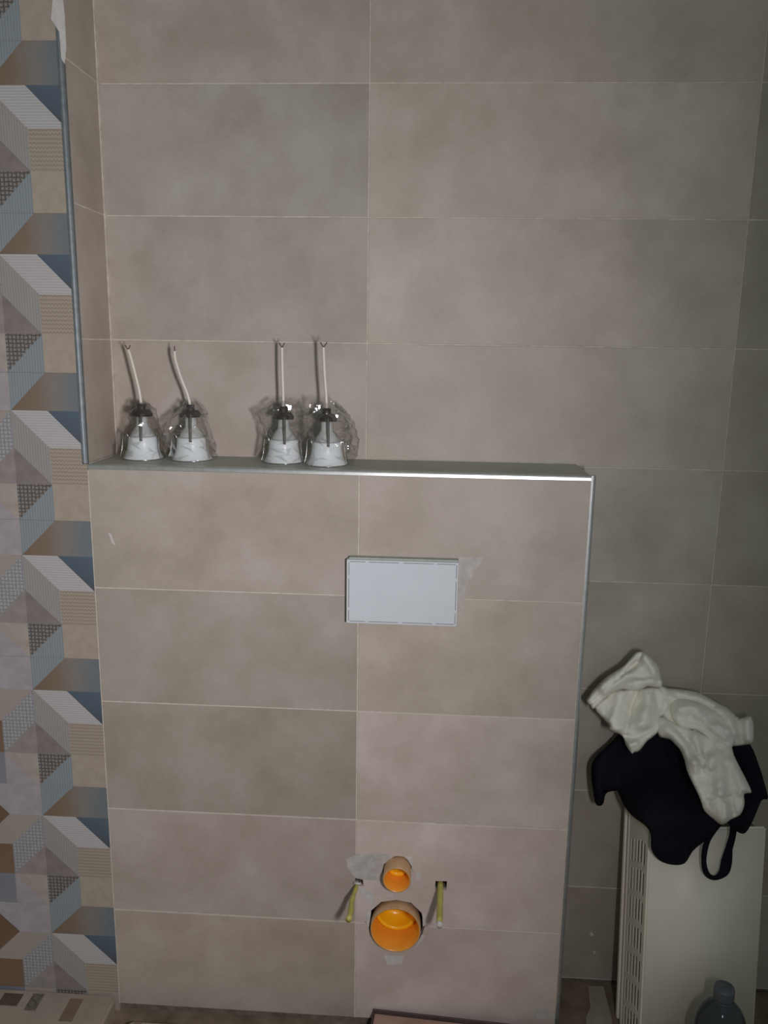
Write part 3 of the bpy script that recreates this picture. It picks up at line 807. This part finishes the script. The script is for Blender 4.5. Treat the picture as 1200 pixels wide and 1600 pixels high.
# ------------------------------------------------------------------ water bottle
def pet():
    m, nt, b = newmat('blue_tinted_pet')
    b.inputs['Base Color'].default_value = (*lin((150, 160, 168)), 1)
    b.inputs['Roughness'].default_value = .08; b.inputs['Transmission Weight'].default_value = .9; b.inputs['IOR'].default_value = 1.25
    v = objco(nt); n = noisetex(nt, v, 18); bump(nt, n.outputs[0], b, .15, .004)
    return m
PET = pet()
bt = empty('water_bottle', (.597, -.172, 0)); tag(bt, 'blue tinted plastic water bottle standing in front of the radiator', 'bottle')
prof = [(.001, .008), (.030, .003), (.044, .004), (.049, .012), (.0495, .06), (.047, .075), (.0495, .09), (.0495, .13), (.047, .145), (.0495, .16), (.0495, .205), (.0485, .220), (.044, .238), (.036, .254), (.026, .266), (.0185, .273), (.0155, .277), (.0145, .282)]
bm = bmesh.new(); lathe(bm, prof+[(.0133, .282), (.0143, .276), (.0173, .272), (.0248, .2652), (.0348, .2532), (.0428, .2372), (.0473, .2195), (.0483, .2045), (.0483, .160), (.0458, .145), (.0483, .13), (.0483, .09), (.0458, .075), (.0483, .06), (.0478, .0125), (.043, .0052), (.030, .0042), (.001, .0092)], 40)
link('bottle_body', mesh(bm, 'bottle_body', PET, True), bt)
bm = bmesh.new(); lathe(bm, [(.0150, .2785), (.0188, .2785), (.0192, .282), (.0192, .300), (.0180, .3035), (.001, .3038)], 30, cap0=False)
CAPM = plain('grey_blue_cap', (86, 90, 96), .4, var=4)
cpo = link('cap', mesh(bm, 'cap', CAPM, True), bt)
bm = bmesh.new(); lathe(bm, [(.0170, .2735), (.0180, .2745), (.0180, .2772), (.0165, .2778)], 30)
link('neck_ring', mesh(bm, 'neck_ring', CAPM, True), bt)

# ------------------------------------------------------------------ things lying on the floor along the wall
CREAM = plain('cream_plastic', (150, 136, 122), .5, var=8, scale=12)
STK1 = plain('dark_brown_sticker', (84, 70, 60), .6, var=8); STK2 = plain('tan_tape', (116, 98, 78), .6, var=8); STK3 = plain('olive_print', (100, 94, 80), .6, var=16, scale=90)
def slab(name, x0, x1, y0, y1, h, label, r=.018):
    t = empty(name, ((x0+x1)/2, (y0+y1)/2, 0)); tag(t, label, 'panel')
    hx, hy = (x1-x0)/2, (y1-y0)/2; pts = []
    for cx_, cy_, a0 in ((hx-r, hy-r, 0), (-hx+r, hy-r, 90), (-hx+r, -hy+r, 180), (hx-r, -hy+r, 270)):
        for k in range(5): a = math.radians(a0+k*22.5); pts.append((cx_+r*math.cos(a), cy_+r*math.sin(a)))
    bm = bmesh.new(); prism(bm, pts, 'z', 0, h)
    ed = [e for e in bm.edges if abs(e.verts[0].co.z-h) < 1e-6 and abs(e.verts[1].co.z-h) < 1e-6]
    bmesh.ops.bevel(bm, geom=ed, offset=.006, segments=3, affect='EDGES')
    link('panel_body', mesh(bm, 'panel_body', CREAM), t)
    return t
def sticker(t, x0, x1, y0, y1, h, mat, name='sticker'):
    lx, ly = t.location.x, t.location.y
    return link(name, boxmesh((x0-lx, y0-ly, h), (x1-lx, y1-ly, h+.0006), name, mat), t)
HS = .045
s1 = slab('cream_panel', -1.25, XL-.004, -.36, -.002, HS, 'flat cream panel with dark stickers lying below the patterned tiles')
sticker(s1, -.938, -.893, -.052, -.018, HS, STK1); k3 = sticker(s1, -.872, -.846, -.062, -.014, HS, STK3); sticker(s1, -.782, -.752, -.085, -.022, HS, STK2)
bm = bmesh.new(); tube(bm, smoothpath([(-.849, -.022, HS), (-.862, -.020, HS), (-.868, -.029, HS), (-.858, -.036, HS), (-.852, -.044, HS), (-.862, -.052, HS), (-.870, -.046, HS)]), .0016, 6, .5)
mk = link('printed_mark', mesh(bm, 'printed_mark', STK1, True), k3); mk.location = (-s1.location.x, -s1.location.y, .0004)
s2 = slab('cream_panel', -.634, -.16, -.40, -.064, .040, 'flat cream panel with a tan strip lying at the foot of the low wall')
sticker(s2, -.618, -.600, -.13, -.070, .040, STK2)
bd = empty('brown_board', (.10, -.1182, 0), math.radians(-3.8)); tag(bd, 'pinkish brown board with a dark rim lying below the drain pipe', 'board')
link('board_panel', boxmesh((-.197, -.18, .001), (.30, .097, .041), 'board_panel', plain('pinkish_fibreboard', (164, 128, 112), .8, var=12, scale=18), .001), bd)
RIM = plain('dark_rim', (70, 58, 54), .7)
link('rim', boxmesh((-.201, .0975, .0), (.30, .1015, .050), 'rim', RIM, .001), bd)
link('rim', boxmesh((-.201, -.18, .0), (-.1975, .0970, .047), 'rim', RIM, .001), bd)
bm = bmesh.new(); prism(bm, [(.415, .150), (.452, .152), (.452, .060), (.440, -.02), (.385, -.02), (.392, .055), (.408, .085)], 'z', .0, .004)
pso = link('paper_sheet', mesh(bm, 'paper_sheet', plain('grey_paper', (150, 142, 122), .85, var=8)))
tag(pso, 'torn grey sheet on the floor between low wall and radiator', 'sheet')
